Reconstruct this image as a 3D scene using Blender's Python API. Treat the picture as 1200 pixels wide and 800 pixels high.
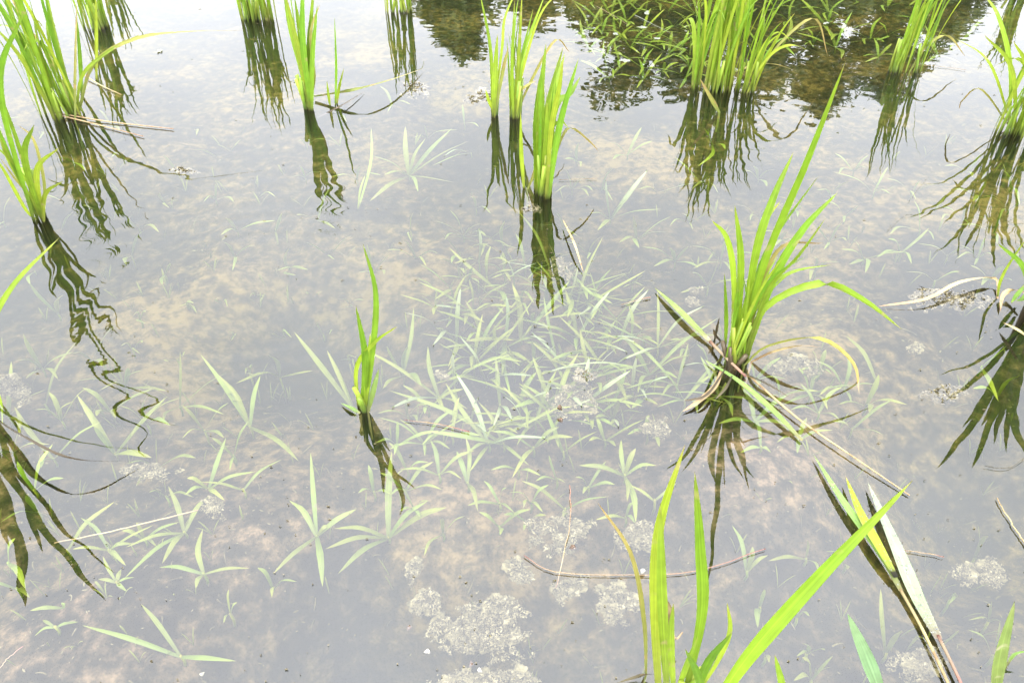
import bpy, math, random
import numpy as np
from mathutils import Vector, Matrix, noise

for o in list(bpy.data.objects):
    bpy.data.objects.remove(o)
scene = bpy.context.scene
COL = scene.collection
R = math.radians

# ------------------------------------------------------------------ camera
CAM_H, PITCH, FPX = 0.80, R(37.0), 880.0
cam_d = bpy.data.cameras.new('camera'); cam = bpy.data.objects.new('camera', cam_d); COL.objects.link(cam)
cam.location = (0, 0, CAM_H); cam.rotation_euler = (R(90) - PITCH, 0, 0)
cam_d.sensor_width = 36; cam_d.lens = FPX * 36 / 1200
cam_d.clip_start = 0.02; cam_d.clip_end = 500
scene.camera = cam

# ------------------------------------------------------------------ sky: bright, even overcast
SUN_EL, SUN_AZ = R(58), R(200)
w = bpy.data.worlds.new('World'); scene.world = w; w.use_nodes = True
nt = w.node_tree; nt.nodes.clear()
def N(t, typ, **kw):
    n = t.nodes.new(typ)
    for k, v in kw.items():
        if k.startswith('i_'):
            key = k[2:]
            n.inputs[int(key) if key.isdigit() else key.replace('_', ' ')].default_value = v
        else:
            setattr(n, k, v)
    return n
sky = N(nt, 'ShaderNodeTexSky', sky_type='NISHITA', sun_disc=False, sun_elevation=SUN_EL, sun_rotation=SUN_AZ)
tc = N(nt, 'ShaderNodeTexCoord')
sep = N(nt, 'ShaderNodeSeparateXYZ'); nt.links.new(tc.outputs['Generated'], sep.inputs[0])
# overcast cloud deck: brighter overhead than at the horizon, soft blotches
mr = N(nt, 'ShaderNodeMapRange'); nt.links.new(sep.outputs['Z'], mr.inputs['Value'])
mr.inputs['From Min'].default_value = 0.0; mr.inputs['From Max'].default_value = 1.0
mr.inputs['To Min'].default_value = 0.62; mr.inputs['To Max'].default_value = 1.08
cn = N(nt, 'ShaderNodeTexNoise'); cn.inputs['Scale'].default_value = 2.2; cn.inputs['Detail'].default_value = 5
nt.links.new(tc.outputs['Generated'], cn.inputs['Vector'])
cm = N(nt, 'ShaderNodeMapRange'); nt.links.new(cn.outputs['Fac'], cm.inputs['Value'])
cm.inputs['From Min'].default_value = 0.3; cm.inputs['From Max'].default_value = 0.7
cm.inputs['To Min'].default_value = 0.88; cm.inputs['To Max'].default_value = 1.1
mu = N(nt, 'ShaderNodeMath', operation='MULTIPLY'); nt.links.new(mr.outputs[0], mu.inputs[0]); nt.links.new(cm.outputs[0], mu.inputs[1])
cl = N(nt, 'ShaderNodeVectorMath', operation='SCALE'); cl.inputs[0].default_value = (10.4, 10.5, 11.1)
nt.links.new(mu.outputs[0], cl.inputs['Scale'])
mx = N(nt, 'ShaderNodeMixRGB'); mx.inputs[0].default_value = 0.93
nt.links.new(sky.outputs[0], mx.inputs[1]); nt.links.new(cl.outputs[0], mx.inputs[2])
bg = N(nt, 'ShaderNodeBackground'); bg.inputs['Strength'].default_value = 0.10
nt.links.new(mx.outputs[0], bg.inputs['Color'])
wo = N(nt, 'ShaderNodeOutputWorld'); nt.links.new(bg.outputs[0], wo.inputs['Surface'])

sun_d = bpy.data.lights.new('sun', 'SUN'); sun_d.energy = 1.4; sun_d.angle = R(25); sun_d.color = (1.0, 0.96, 0.9)
sun = bpy.data.objects.new('sun', sun_d); COL.objects.link(sun)
sun.rotation_euler = (R(90) - SUN_EL, 0, R(180) - SUN_AZ); sun.location = (0, -3, 6)

vs = scene.view_settings
vs.view_transform = 'Standard'; vs.look = 'None'; vs.gamma = 1; vs.use_curve_mapping = False
vs.exposure = 2.4
scene.cycles.use_denoising = True; scene.cycles.denoising_prefilter = 'ACCURATE'
scene.cycles.max_bounces = 5; scene.cycles.diffuse_bounces = 2; scene.cycles.transmission_bounces = 3; scene.cycles.transparent_max_bounces = 10
scene.cycles.volume_bounces = 1

# ------------------------------------------------------------------ geometry helpers
FW = Vector((0, math.cos(PITCH), -math.sin(PITCH))); UP = Vector((0, math.sin(PITCH), math.cos(PITCH)))
def ray(u, v):
    return FW + Vector((1, 0, 0)) * ((u - 600) / FPX) + UP * ((400 - v) / FPX)
def at(u, v, z=0.0):                       # where that line of sight meets the height z
    d = ray(u, v); t = (CAM_H - z) / -d.z
    return Vector((d.x * t, d.y * t, z))
def aty(u, v, Y):                          # where it meets the vertical plane y = Y
    d = ray(u, v); t = Y / d.y
    return Vector((d.x * t, Y, CAM_H + d.z * t))
def px(p):                                 # metres per pixel at p
    return (p - Vector((0, 0, CAM_H))).dot(FW) / FPX

def link(name, me, parent=None, mat=None):
    o = bpy.data.objects.new(name, me); COL.objects.link(o)
    if parent: o.parent = parent
    if mat and me and not me.materials: me.materials.append(mat)
    return o
def empty(name, loc):
    o = bpy.data.objects.new(name, None); o.location = loc; o.empty_display_size = 0.03; COL.objects.link(o)
    return o
def tag(o, label=None, cat=None, group=None, kind=None):
    if label: o['label'] = label
    if cat: o['category'] = cat
    if group: o['group'] = group
    if kind: o['kind'] = kind
    return o
def mesh(name, V, F, uv=None, smooth=True):
    me = bpy.data.meshes.new(name); me.from_pydata(V, [], F); me.update()
    if uv is not None:
        l = me.uv_layers.new(name='UVMap')
        idx = np.empty(len(me.loops), dtype=np.int32); me.loops.foreach_get('vertex_index', idx)
        l.data.foreach_set('uv', np.asarray(uv, dtype=np.float32)[idx].ravel())
    if smooth: me.polygons.foreach_set('use_smooth', [True] * len(me.polygons))
    return me
def catmull(P, n):
    P = [2 * P[0] - P[1]] + list(P) + [2 * P[-1] - P[-2]]
    out = []; m = len(P) - 3
    for k in range(n + 1):
        s = k / n * m; i = min(int(s), m - 1); t = s - i
        a, b, c, d = P[i:i + 4]
        out.append(0.5 * ((2 * b) + (c - a) * t + (2 * a - 5 * b + 4 * c - d) * t * t + (3 * b - a - 3 * c + d) * t ** 3))
    return out
def bez(a, c, b, n):
    return [a * (1 - t) ** 2 + c * 2 * t * (1 - t) + b * t * t for t in (k / n for k in range(n + 1))]

def leaf_profile(t, base=0.55, peak=0.4, p=0.75):
    s = base + (1 - base) * min(1, t / peak) ** 0.8
    if t > peak: s *= max(0.0, 1 - ((t - peak) / (1 - peak)) ** 1.6) ** p
    return s
def ribbon(pts, w, side, twist=0.0, fold=0.22, base=0.55, peak=0.4, origin=Vector(), wob=0.0, rnd=random, p=0.75):
    """a leaf blade: gutter-shaped section of five points, swept along pts"""
    V, F, UV = [], [], []
    n = len(pts); ph = rnd.uniform(0, 6)
    for i, q in enumerate(pts):
        t = i / (n - 1)
        tan = (pts[min(i + 1, n - 1)] - pts[max(i - 1, 0)]).normalized()
        s = side - tan * side.dot(tan)
        if s.length < 1e-4: s = tan.orthogonal()
        s.normalize()
        s = Matrix.Rotation(twist * t, 3, tan) @ s
        nr = s.cross(tan)
        hw = 0.5 * w * leaf_profile(t, base, peak, p) * (1 + wob * math.sin(ph + t * 23))
        for k, a in enumerate((-1, -0.5, 0, 0.5, 1)):
            V.append(q + s * (a * hw) + nr * (fold * hw * (abs(a) ** 1.3 - 0.5)) - origin); UV.append((k / 4, t))
    for i in range(n - 1):
        for k in range(4):
            a = i * 5 + k
            F.append((a, a + 1, a + 6, a + 5))
    return V, F, UV
def tube(pts, r0, r1, seg=6, origin=Vector()):
    V, F, UV = [], [], []
    n = len(pts)
    for i, q in enumerate(pts):
        tan = (pts[min(i + 1, n - 1)] - pts[max(i - 1, 0)]).normalized()
        a = tan.cross(Vector((0.3, 0.2, 1))).normalized(); b = tan.cross(a)
        r = r0 + (r1 - r0) * i / (n - 1)
        for k in range(seg):
            th = 2 * math.pi * k / seg
            V.append(q + a * (r * math.cos(th)) + b * (r * math.sin(th)) - origin); UV.append((k / seg, i / (n - 1)))
    for i in range(n - 1):
        for k in range(seg):
            F.append((i * seg + k, i * seg + (k + 1) % seg, (i + 1) * seg + (k + 1) % seg, (i + 1) * seg + k))
    F.append(tuple(range(seg))[::-1]); F.append(tuple(range((n - 1) * seg, n * seg)))
    return V, F, UV

# ------------------------------------------------------------------ materials
def newmat(name):
    m = bpy.data.materials.new(name); m.use_nodes = True; m.node_tree.nodes.clear()
    return m, m.node_tree
def ramp(t, stops, fac):
    r = t.nodes.new('ShaderNodeValToRGB')
    while len(r.color_ramp.elements) < len(stops): r.color_ramp.elements.new(0.5)
    for e, (p, c) in zip(r.color_ramp.elements, stops):
        e.position = p; e.color = (*c, 1)
    t.links.new(fac, r.inputs[0]); return r
def mathn(t, op, a, b=None):
    n = t.nodes.new('ShaderNodeMath'); n.operation = op
    for i, x in enumerate((a, b)):
        if x is None: continue
        if isinstance(x, (int, float)): n.inputs[i].default_value = x
        else: t.links.new(x, n.inputs[i])
    return n.outputs[0]

def leaf_mat(name, stops, trans=0.35, rough=0.42, vein=0.16, hue=0.02, spots=0.0, spotcol=(0.28, 0.2, 0.08)):
    m, t = newmat(name)
    L = t.links.new
    uv = t.nodes.new('ShaderNodeUVMap'); sp = t.nodes.new('ShaderNodeSeparateXYZ'); L(uv.outputs[0], sp.inputs[0])
    oi = t.nodes.new('ShaderNodeObjectInfo')
    base = ramp(t, stops, sp.outputs['Y'])
    # veins run the length of the blade; the midrib is pale
    vn = mathn(t, 'MULTIPLY', mathn(t, 'SINE', mathn(t, 'MULTIPLY', sp.outputs['X'], 75.0)), 0.5)
    mid = mathn(t, 'SUBTRACT', 1.0, mathn(t, 'MULTIPLY', mathn(t, 'ABSOLUTE', mathn(t, 'SUBTRACT', sp.outputs['X'], 0.5)), 16.0))
    mid = mathn(t, 'MAXIMUM', mid, 0.0)
    tco = t.nodes.new('ShaderNodeTexCoord')
    nz = N(t, 'ShaderNodeTexNoise'); nz.inputs['Scale'].default_value = 55; nz.inputs['Detail'].default_value = 4
    L(tco.outputs['Object'], nz.inputs['Vector'])
    cmb = t.nodes.new('ShaderNodeCombineXYZ'); L(mathn(t, 'MULTIPLY', sp.outputs['X'], 14.0), cmb.inputs[0]); L(mathn(t, 'MULTIPLY', sp.outputs['Y'], 2.5), cmb.inputs[1]); L(mathn(t, 'MULTIPLY', oi.outputs['Random'], 90.0), cmb.inputs[2])
    st = N(t, 'ShaderNodeTexNoise'); st.inputs['Scale'].default_value = 1.0; st.inputs['Detail'].default_value = 5; L(cmb.outputs[0], st.inputs['Vector'])
    streak = mathn(t, 'MULTIPLY', mathn(t, 'SUBTRACT', st.outputs['Fac'], 0.5), 0.9)
    val = mathn(t, 'ADD', mathn(t, 'ADD', mathn(t, 'MULTIPLY', vn, vein), mathn(t, 'MULTIPLY', mid, 0.28)),
                mathn(t, 'ADD', mathn(t, 'MULTIPLY', mathn(t, 'SUBTRACT', nz.outputs['Fac'], 0.5), 0.7),
                      mathn(t, 'ADD', 0.78, mathn(t, 'MULTIPLY', oi.outputs['Random'], 0.36))))
    hs = t.nodes.new('ShaderNodeHueSaturation')
    L(mathn(t, 'ADD', 0.5 - hue, mathn(t, 'MULTIPLY', mathn(t, 'FRACT', mathn(t, 'MULTIPLY', oi.outputs['Random'], 7.3)), 2 * hue)), hs.inputs['Hue'])
    L(mathn(t, 'ADD', val, streak), hs.inputs['Value']); L(base.outputs[0], hs.inputs['Color'])
    col = hs.outputs[0]
    if spots > 0:
        n2 = N(t, 'ShaderNodeTexNoise'); n2.inputs['Scale'].default_value = 38; n2.inputs['Detail'].default_value = 3
        L(tco.outputs['Object'], n2.inputs['Vector'])
        r2 = ramp(t, [(0.66 - spots * 0.15, (0, 0, 0)), (0.74 - spots * 0.15, (1, 1, 1))], n2.outputs['Fac'])
        mxx = t.nodes.new('ShaderNodeMixRGB'); mxx.inputs[2].default_value = (*spotcol, 1)
        L(mathn(t, 'MULTIPLY', r2.outputs[0], 0.75), mxx.inputs[0]); L(col, mxx.inputs[1]); col = mxx.outputs[0]
    pb = t.nodes.new('ShaderNodeBsdfPrincipled'); pb.inputs['Roughness'].default_value = rough
    pb.inputs['Specular IOR Level'].default_value = 0.35
    L(col, pb.inputs['Base Color'])
    bp = t.nodes.new('ShaderNodeBump'); bp.inputs['Strength'].default_value = 0.35; bp.inputs['Distance'].default_value = 0.0006
    L(mathn(t, 'ADD', vn, mid), bp.inputs['Height']); L(bp.outputs[0], pb.inputs['Normal'])
    tr = t.nodes.new('ShaderNodeBsdfTranslucent'); L(col, tr.inputs['Color'])
    mxs = t.nodes.new('ShaderNodeMixShader'); mxs.inputs[0].default_value = trans
    L(pb.outputs[0], mxs.inputs[1]); L(tr.outputs[0], mxs.inputs[2])
    out = t.nodes.new('ShaderNodeOutputMaterial'); L(mxs.outputs[0], out.inputs['Surface'])
    return m
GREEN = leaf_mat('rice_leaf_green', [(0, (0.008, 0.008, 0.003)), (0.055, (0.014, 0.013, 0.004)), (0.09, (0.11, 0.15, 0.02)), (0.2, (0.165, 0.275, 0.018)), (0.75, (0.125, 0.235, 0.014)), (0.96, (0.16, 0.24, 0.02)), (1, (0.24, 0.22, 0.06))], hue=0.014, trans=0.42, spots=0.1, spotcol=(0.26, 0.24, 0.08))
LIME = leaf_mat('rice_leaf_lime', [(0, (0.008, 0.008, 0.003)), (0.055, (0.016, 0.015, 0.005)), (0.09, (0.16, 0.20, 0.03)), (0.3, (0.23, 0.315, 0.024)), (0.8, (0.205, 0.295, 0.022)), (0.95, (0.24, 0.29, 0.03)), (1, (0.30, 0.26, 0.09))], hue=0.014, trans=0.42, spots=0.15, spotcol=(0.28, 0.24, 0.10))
YELLOW = leaf_mat('rice_leaf_yellowing', [(0, (0.17, 0.20, 0.05)), (0.5, (0.22, 0.22, 0.045)), (0.85, (0.30, 0.24, 0.08)), (1, (0.28, 0.19, 0.08))], spots=0.5)
STRAW = leaf_mat('straw', [(0, (0.26, 0.18, 0.09)), (0.5, (0.33, 0.27, 0.13)), (1, (0.26, 0.17, 0.09))], trans=0.1, spots=0.6, hue=0.015, spotcol=(0.16, 0.10, 0.05))
PINK = leaf_mat('reddish_stalk', [(0, (0.15, 0.065, 0.045)), (0.25, (0.24, 0.19, 0.11)), (0.55, (0.24, 0.18, 0.11)), (1, (0.22, 0.10, 0.075))], trans=0.0, spots=0.3)
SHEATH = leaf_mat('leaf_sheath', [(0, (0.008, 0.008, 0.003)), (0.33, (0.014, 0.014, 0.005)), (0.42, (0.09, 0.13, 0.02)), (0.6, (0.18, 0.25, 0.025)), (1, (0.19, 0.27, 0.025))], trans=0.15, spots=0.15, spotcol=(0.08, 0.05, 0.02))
DARK = leaf_mat('rotting_sheath', [(0, (0.02, 0.016, 0.008)), (1, (0.06, 0.045, 0.02))], trans=0.0, spots=0.4, spotcol=(0.10, 0.07, 0.03))
SILVER = leaf_mat('dewy_leaf', [(0, (0.15, 0.12, 0.09)), (0.3, (0.17, 0.21, 0.12)), (0.8, (0.19, 0.22, 0.15)), (1, (0.18, 0.21, 0.14))], trans=0.15, rough=0.6)
FLOATL = leaf_mat('floating_leaf', [(0, (0.17, 0.15, 0.07)), (0.25, (0.14, 0.20, 0.045)), (0.8, (0.16, 0.24, 0.06)), (1, (0.18, 0.22, 0.07))], trans=0.2, spots=0.3, spotcol=(0.34, 0.32, 0.2))
BLUISH = leaf_mat('bluish_leaf', [(0, (0.16, 0.22, 0.10)), (0.5, (0.18, 0.28, 0.13)), (1, (0.2, 0.28, 0.13))], trans=0.3)
WEED = leaf_mat('submerged_leaf', [(0, (0.06, 0.08, 0.01)), (0.3, (0.10, 0.135, 0.010)), (0.8, (0.12, 0.15, 0.011)), (1, (0.145, 0.155, 0.018))], trans=0.25, spots=0.25, spotcol=(0.13, 0.12, 0.06), hue=0.02)
WEED2 = leaf_mat('submerged_leaf_vivid', [(0, (0.09, 0.14, 0.01)), (0.5, (0.15, 0.23, 0.012)), (1, (0.18, 0.24, 0.022))], trans=0.25, spots=0.2, spotcol=(0.1, 0.1, 0.03))
WEEDTIP = leaf_mat('leaf_tip_afloat', [(0, (0.09, 0.13, 0.03)), (0.5, (0.16, 0.20, 0.09)), (1, (0.18, 0.22, 0.10))], trans=0.2, rough=0.35)

def rough_mat(name, stops, scale, rough=0.85, bump=0.003, detail=8, spec=0.3, scale2=None, nr=0.65):
    m, t = newmat(name); L = t.links.new
    tco = t.nodes.new('ShaderNodeTexCoord')
    nz = N(t, 'ShaderNodeTexNoise'); nz.inputs['Scale'].default_value = scale; nz.inputs['Detail'].default_value = detail; nz.inputs['Roughness'].default_value = nr
    L(tco.outputs['Object'], nz.inputs['Vector'])
    fac = nz.outputs['Fac']
    if scale2:
        n2 = N(t, 'ShaderNodeTexNoise'); n2.inputs['Scale'].default_value = scale2; n2.inputs['Detail'].default_value = 4
        L(tco.outputs['Object'], n2.inputs['Vector'])
        fac = mathn(t, 'ADD', mathn(t, 'MULTIPLY', fac, 0.62), mathn(t, 'MULTIPLY', n2.outputs['Fac'], 0.38))
    r = ramp(t, stops, fac)
    pb = t.nodes.new('ShaderNodeBsdfPrincipled'); pb.inputs['Roughness'].default_value = rough; pb.inputs['Specular IOR Level'].default_value = spec
    L(r.outputs[0], pb.inputs['Base Color'])
    bp = t.nodes.new('ShaderNodeBump'); bp.inputs['Strength'].default_value = 0.8; bp.inputs['Distance'].default_value = bump
    L(nz.outputs['Fac'], bp.inputs['Height']); L(bp.outputs[0], pb.inputs['Normal'])
    out = t.nodes.new('ShaderNodeOutputMaterial'); L(pb.outputs[0], out.inputs['Surface'])
    return m
MUD = rough_mat('paddy_mud', [(0.36, (0.003, 0.003, 0.001)), (0.46, (0.014, 0.012, 0.006)), (0.52, (0.050, 0.036, 0.023)), (0.60, (0.15, 0.104, 0.072))], 32, bump=0.006, detail=10, spec=0.0, scale2=2.6, nr=0.72)
ALGAE = rough_mat('algae_scum', [(0.3, (0.03, 0.027, 0.012)), (0.5, (0.12, 0.104, 0.058)), (0.68, (0.25, 0.222, 0.145))], 70, bump=0.0012, detail=6, spec=0.2)
DEBRIS = rough_mat('mud_debris', [(0.35, (0.02, 0.015, 0.006)), (0.5, (0.07, 0.06, 0.03)), (0.65, (0.16, 0.14, 0.09))], 30, spec=0.2)
SHELL = rough_mat('snail_shell', [(0.35, (0.02, 0.012, 0.006)), (0.65, (0.09, 0.05, 0.025))], 200, rough=0.3, bump=0.0003, spec=0.5)
SHELLW = rough_mat('bleached_shell', [(0.35, (0.20, 0.19, 0.16)), (0.65, (0.34, 0.33, 0.30))], 200, rough=0.35, bump=0.0003, spec=0.5)
FLAKE = rough_mat('floating_film', [(0.35, (0.07, 0.08, 0.05)), (0.65, (0.17, 0.18, 0.15))], 150, rough=0.4, bump=0.0006)
BANKM = rough_mat('bank_grass', [(0.35, (0.03, 0.045, 0.012)), (0.65, (0.07, 0.10, 0.03))], 3, bump=0.02)
BARK = rough_mat('bark', [(0.35, (0.05, 0.04, 0.03)), (0.65, (0.12, 0.10, 0.07))], 12, bump=0.01)
TREEL = leaf_mat('tree_leaf', [(0, (0.05, 0.075, 0.010)), (1, (0.07, 0.095, 0.012))], trans=0.2)
m, t = newmat('dew')
g = t.nodes.new('ShaderNodeBsdfPrincipled'); g.inputs['Base Color'].default_value = (0.75, 0.78, 0.76, 1); g.inputs['Roughness'].default_value = 0.04
g.inputs['Transmission Weight'].default_value = 0.93; g.inputs['IOR'].default_value = 1.33
o_ = t.nodes.new('ShaderNodeOutputMaterial'); t.links.new(g.outputs[0], o_.inputs['Surface']); DEW = m

# water: clear mirror-like skin (Schlick reflectance) over slightly milky water
R0, R1 = 0.086, 0.52
m, t = newmat('paddy_water'); L = t.links.new; WATER = m
lw = t.nodes.new('ShaderNodeLayerWeight'); lw.inputs['Blend'].default_value = 0.5
tco = t.nodes.new('ShaderNodeTexCoord')
n1 = N(t, 'ShaderNodeTexNoise'); n1.inputs['Scale'].default_value = 5.5; n1.inputs['Detail'].default_value = 2
L(tco.outputs['Object'], n1.inputs['Vector'])
bp = t.nodes.new('ShaderNodeBump'); bp.inputs['Strength'].default_value = 1.0; bp.inputs['Distance'].default_value = 0.0016
L(n1.outputs['Fac'], bp.inputs['Height'])
f5 = mathn(t, 'POWER', lw.outputs['Facing'], 5.0)
fr = mathn(t, 'ADD', mathn(t, 'MULTIPLY', f5, R1), R0)
tb = t.nodes.new('ShaderNodeBsdfTransparent'); gb = t.nodes.new('ShaderNodeBsdfGlossy')
gb.inputs['Roughness'].default_value = 0.0; gb.inputs['Color'].default_value = (0.97, 0.98, 1, 1)
L(bp.outputs[0], gb.inputs['Normal'])
ms = t.nodes.new('ShaderNodeMixShader'); L(fr, ms.inputs[0]); L(tb.outputs[0], ms.inputs[1]); L(gb.outputs[0], ms.inputs[2])
sc_ = t.nodes.new('ShaderNodeVolumeScatter'); sc_.inputs['Color'].default_value = (0.74, 0.92, 0.84, 1); sc_.inputs['Density'].default_value = 0.14; sc_.inputs['Anisotropy'].default_value = 0.2
ab_ = t.nodes.new('ShaderNodeVolumeAbsorption'); ab_.inputs['Color'].default_value = (0.60, 0.64, 0.05, 1); ab_.inputs['Density'].default_value = 4.6
pv = t.nodes.new('ShaderNodeAddShader'); L(sc_.outputs[0], pv.inputs[0]); L(ab_.outputs[0], pv.inputs[1])
ou = t.nodes.new('ShaderNodeOutputMaterial'); L(ms.outputs[0], ou.inputs['Surface']); L(pv.outputs[0], ou.inputs['Volume'])

# ------------------------------------------------------------------ the setting: mud bed, water, far bank
def axis(segs):
    out = [segs[0][0]]
    for a, b, n in segs:
        out += list(np.linspace(a, b, n + 1)[1:])
    return np.array(out)
# pools and bars in the mud: (pixel u, v, radius m, depth change)
POOLS = [(420, 765, 0.09, -0.24), (495, 790, 0.08, -0.22), (1120, 620, 0.16, -0.07), (1050, 690, 0.10, -0.05), (360, 380, 0.22, -0.14),
         (90, 300, 0.4, -0.05), (560, 240, 0.5, -0.03), (890, 330, 0.2, -0.03), (660, 770, 0.12, -0.06), (1180, 560, 0.2, -0.05),
         (960, 620, 0.16, 0.045), (240, 330, 0.16, 0.02), (330, 640, 0.18, 0.045), (800, 590, 0.12, 0.04), (570, 570, 0.12, 0.035), (110, 770, 0.14, 0.04), (990, 520, 0.14, 0.03), (640, 430, 0.2, -0.02), (520, 330, 0.25, 0.02), (900, 560, 0.12, 0.03), (150, 720, 0.18, 0.02)]
PO = [(at(u, v, -0.08), r, d) for u, v, r, d in POOLS]
def mud_z(x, y):
    z = -0.085 + 0.022 * noise.noise((x * 2.3, y * 2.3, 3.1)) + 0.012 * noise.noise((x * 7, y * 7, 1.7))
    for c, r, d in PO:
        q = ((x - c.x) ** 2 + (y - c.y) ** 2) / (r * r)
        if q < 8: z += d * math.exp(-q)
    if abs(x) < 2.5 and 0.2 < y < 4: z += -0.007 + 0.011 * noise.fractal((x * 15, y * 15, 0.3), 0.8, 2.1, 5)
    return min(z, -0.026)
xs = axis([(-40, -8, 8), (-8, -2.4, 14), (-2.4, 2.4, 260), (2.4, 8, 14), (8, 40, 8)])
ys = axis([(-10, 0.2, 10), (0.2, 3.9, 220), (3.9, 10, 18), (10, 60, 10)])
V = []
for y in ys:
    for x in xs:
        z = mud_z(x, y)
        V.append((x, y, min(z, -0.02)))
nx = len(xs)
F = [(j * nx + i, j * nx + i + 1, (j + 1) * nx + i + 1, (j + 1) * nx + i) for j in range(len(ys) - 1) for i in range(nx - 1)]
tag(link('ground', mesh('ground', V, F), None, MUD), 'brown mud bed of the flooded paddy', kind='structure')

RC = [(at(285, 335), 0.075, 0.32, 0.24, 0.00034), (at(395, 255), 0.055, 0.10, 0.12, 0.00016), (at(150, 400), 0.11, 0.06, 0.16, 0.00045), (at(290, 338), 0.045, 0.26, 0.055, 0.00058),
      (at(640, 300), 0.06, 0.05, 0.16, 0.00010), (at(850, 150), 0.07, 0.10, 0.25, 0.00010)]
wx = axis([(-30, -6, 6), (-6, -2.2, 40), (-2.2, 1.2, 330), (1.2, 2.2, 70), (2.2, 6, 40), (6, 30, 6)])
wy = axis([(-9, 0.3, 12), (0.3, 2.4, 210), (2.4, 4.2, 120), (4.2, 9.8, 60)])
X, Y = np.meshgrid(wx, wy)
Z = np.zeros_like(X)
for c, lam, r0, wd, amp in RC:
    r = np.hypot(X - c.x, Y - c.y)
    Z += amp * np.sin(2 * math.pi * r / lam) * np.exp(-((r - r0) / wd) ** 2)
V = np.stack([X.ravel(), Y.ravel(), Z.ravel()], 1).tolist()
nx, ny = len(wx), len(wy)
F = [(j * nx + i, j * nx + i + 1, (j + 1) * nx + i + 1, (j + 1) * nx + i) for j in range(ny - 1) for i in range(nx - 1)]
ring = [i for i in range(nx)] + [j * nx + nx - 1 for j in range(1, ny)] + [(ny - 1) * nx + i for i in range(nx - 2, -1, -1)] + [j * nx for j in range(ny - 2, 0, -1)]
b0 = len(V)
for k in ring: V.append((V[k][0], V[k][1], -0.7))
for k in range(len(ring)):
    k2 = (k + 1) % len(ring)
    F.append((ring[k2], ring[k], b0 + k, b0 + k2))
F.append(tuple(range(b0 + len(ring) - 1, b0 - 1, -1)))
tag(link('water', mesh('water', V, F), None, WATER), 'still shallow paddy water mirroring a white sky', kind='structure')

# far bank, seen only as a reflection
bx = np.linspace(-45, 45, 46); by = [8.4, 9.0, 9.5, 10, 11, 13, 17, 25, 40, 70, 120]
bz = [-0.5, -0.1, 0.15, 0.3, 0.35, 0.4, 0.45, 0.6, 0.8, 1.2, 2]
V = [(x, y + 0.15 * noise.noise((x, y, 0)), z + 0.08 * noise.noise((x * 0.7, y * 0.7, 5))) for y, z in zip(by, bz) for x in bx]
F = [(j * 46 + i, j * 46 + i + 1, (j + 1) * 46 + i + 1, (j + 1) * 46 + i) for j in range(len(by) - 1) for i in range(45)]
tag(link('bank', mesh('bank', V, F), None, BANKM), 'grassy bank at the far side of the paddy', kind='structure')

# ------------------------------------------------------------------ trees beyond the bank (mirrored at the top of the picture)
def tree(x, y, h, r, label, seed, n=7500):
    rn = random.Random(seed)
    root = empty('tree', (x, y, 0.3)); tag(root, label, 'tree', 'trees beyond the paddy')
    trunk_pts = [Vector((0.05 * rn.uniform(-1, 1) * k, 0.05 * rn.uniform(-1, 1) * k, -0.4 + k * (h * 0.8) / 5)) for k in range(6)]
    Vt, Ft, U = tube(catmull(trunk_pts, 12), 0.04 * h / 2, 0.012, 8)
    for k in range(12):
        b = trunk_pts[1 + k % 4]; a = rn.uniform(0, 6.28)
        e = b + Vector((math.cos(a) * r * 0.7, math.sin(a) * r * 0.7, rn.uniform(0.2, 0.8)))
        v2, f2, _ = tube(bez(b, (b + e) / 2 + Vector((0, 0, 0.15)), e, 6), 0.02, 0.006, 5)
        o = len(Vt); Vt += v2; Ft += [tuple(i + o for i in f) for f in f2]
    link('trunk', mesh('trunk', Vt, Ft), root, BARK)
    clumps = []
    for k in range(44):
        zz = rn.uniform(0.08, 1.0); a = rn.uniform(0, 6.28)
        rr = r * (math.sin(min(1, zz * 0.93 + 0.1) * math.pi) ** 0.6 * 0.9 + 0.1) * math.sqrt(rn.random())
        clumps.append((Vector((math.cos(a) * rr, math.sin(a) * rr, zz * (h - 0.35))), rn.uniform(0.16, 0.42) * r))
    Vl, Fl, UV = [], [], []
    for k in range(n):
        c, cr = rn.choice(clumps)
        d = Vector((rn.gauss(0, 1), rn.gauss(0, 1), rn.gauss(0, 0.8))); d.normalize()
        p = c + d * cr * rn.random() ** 0.45 * 1.15
        s = rn.uniform(0.07, 0.15)
        q = Vector((rn.gauss(0, 1), rn.gauss(0, 1), rn.gauss(0, 0.7))).normalized()
        e1 = q.orthogonal().normalized() * s * 0.45; e2 = q * s
        o = len(Vl)
        Vl += [p, p + e2 * 0.5 + e1, p + e2 * 1.15, p + e2 * 0.5 - e1]; Fl.append((o, o + 1, o + 2, o + 3)); UV += [(0.3, 0), (0, .5), (0.5, 1), (1, .5)]
    link('crown', mesh('crown', Vl, Fl, UV, False), root, TREEL)
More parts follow.
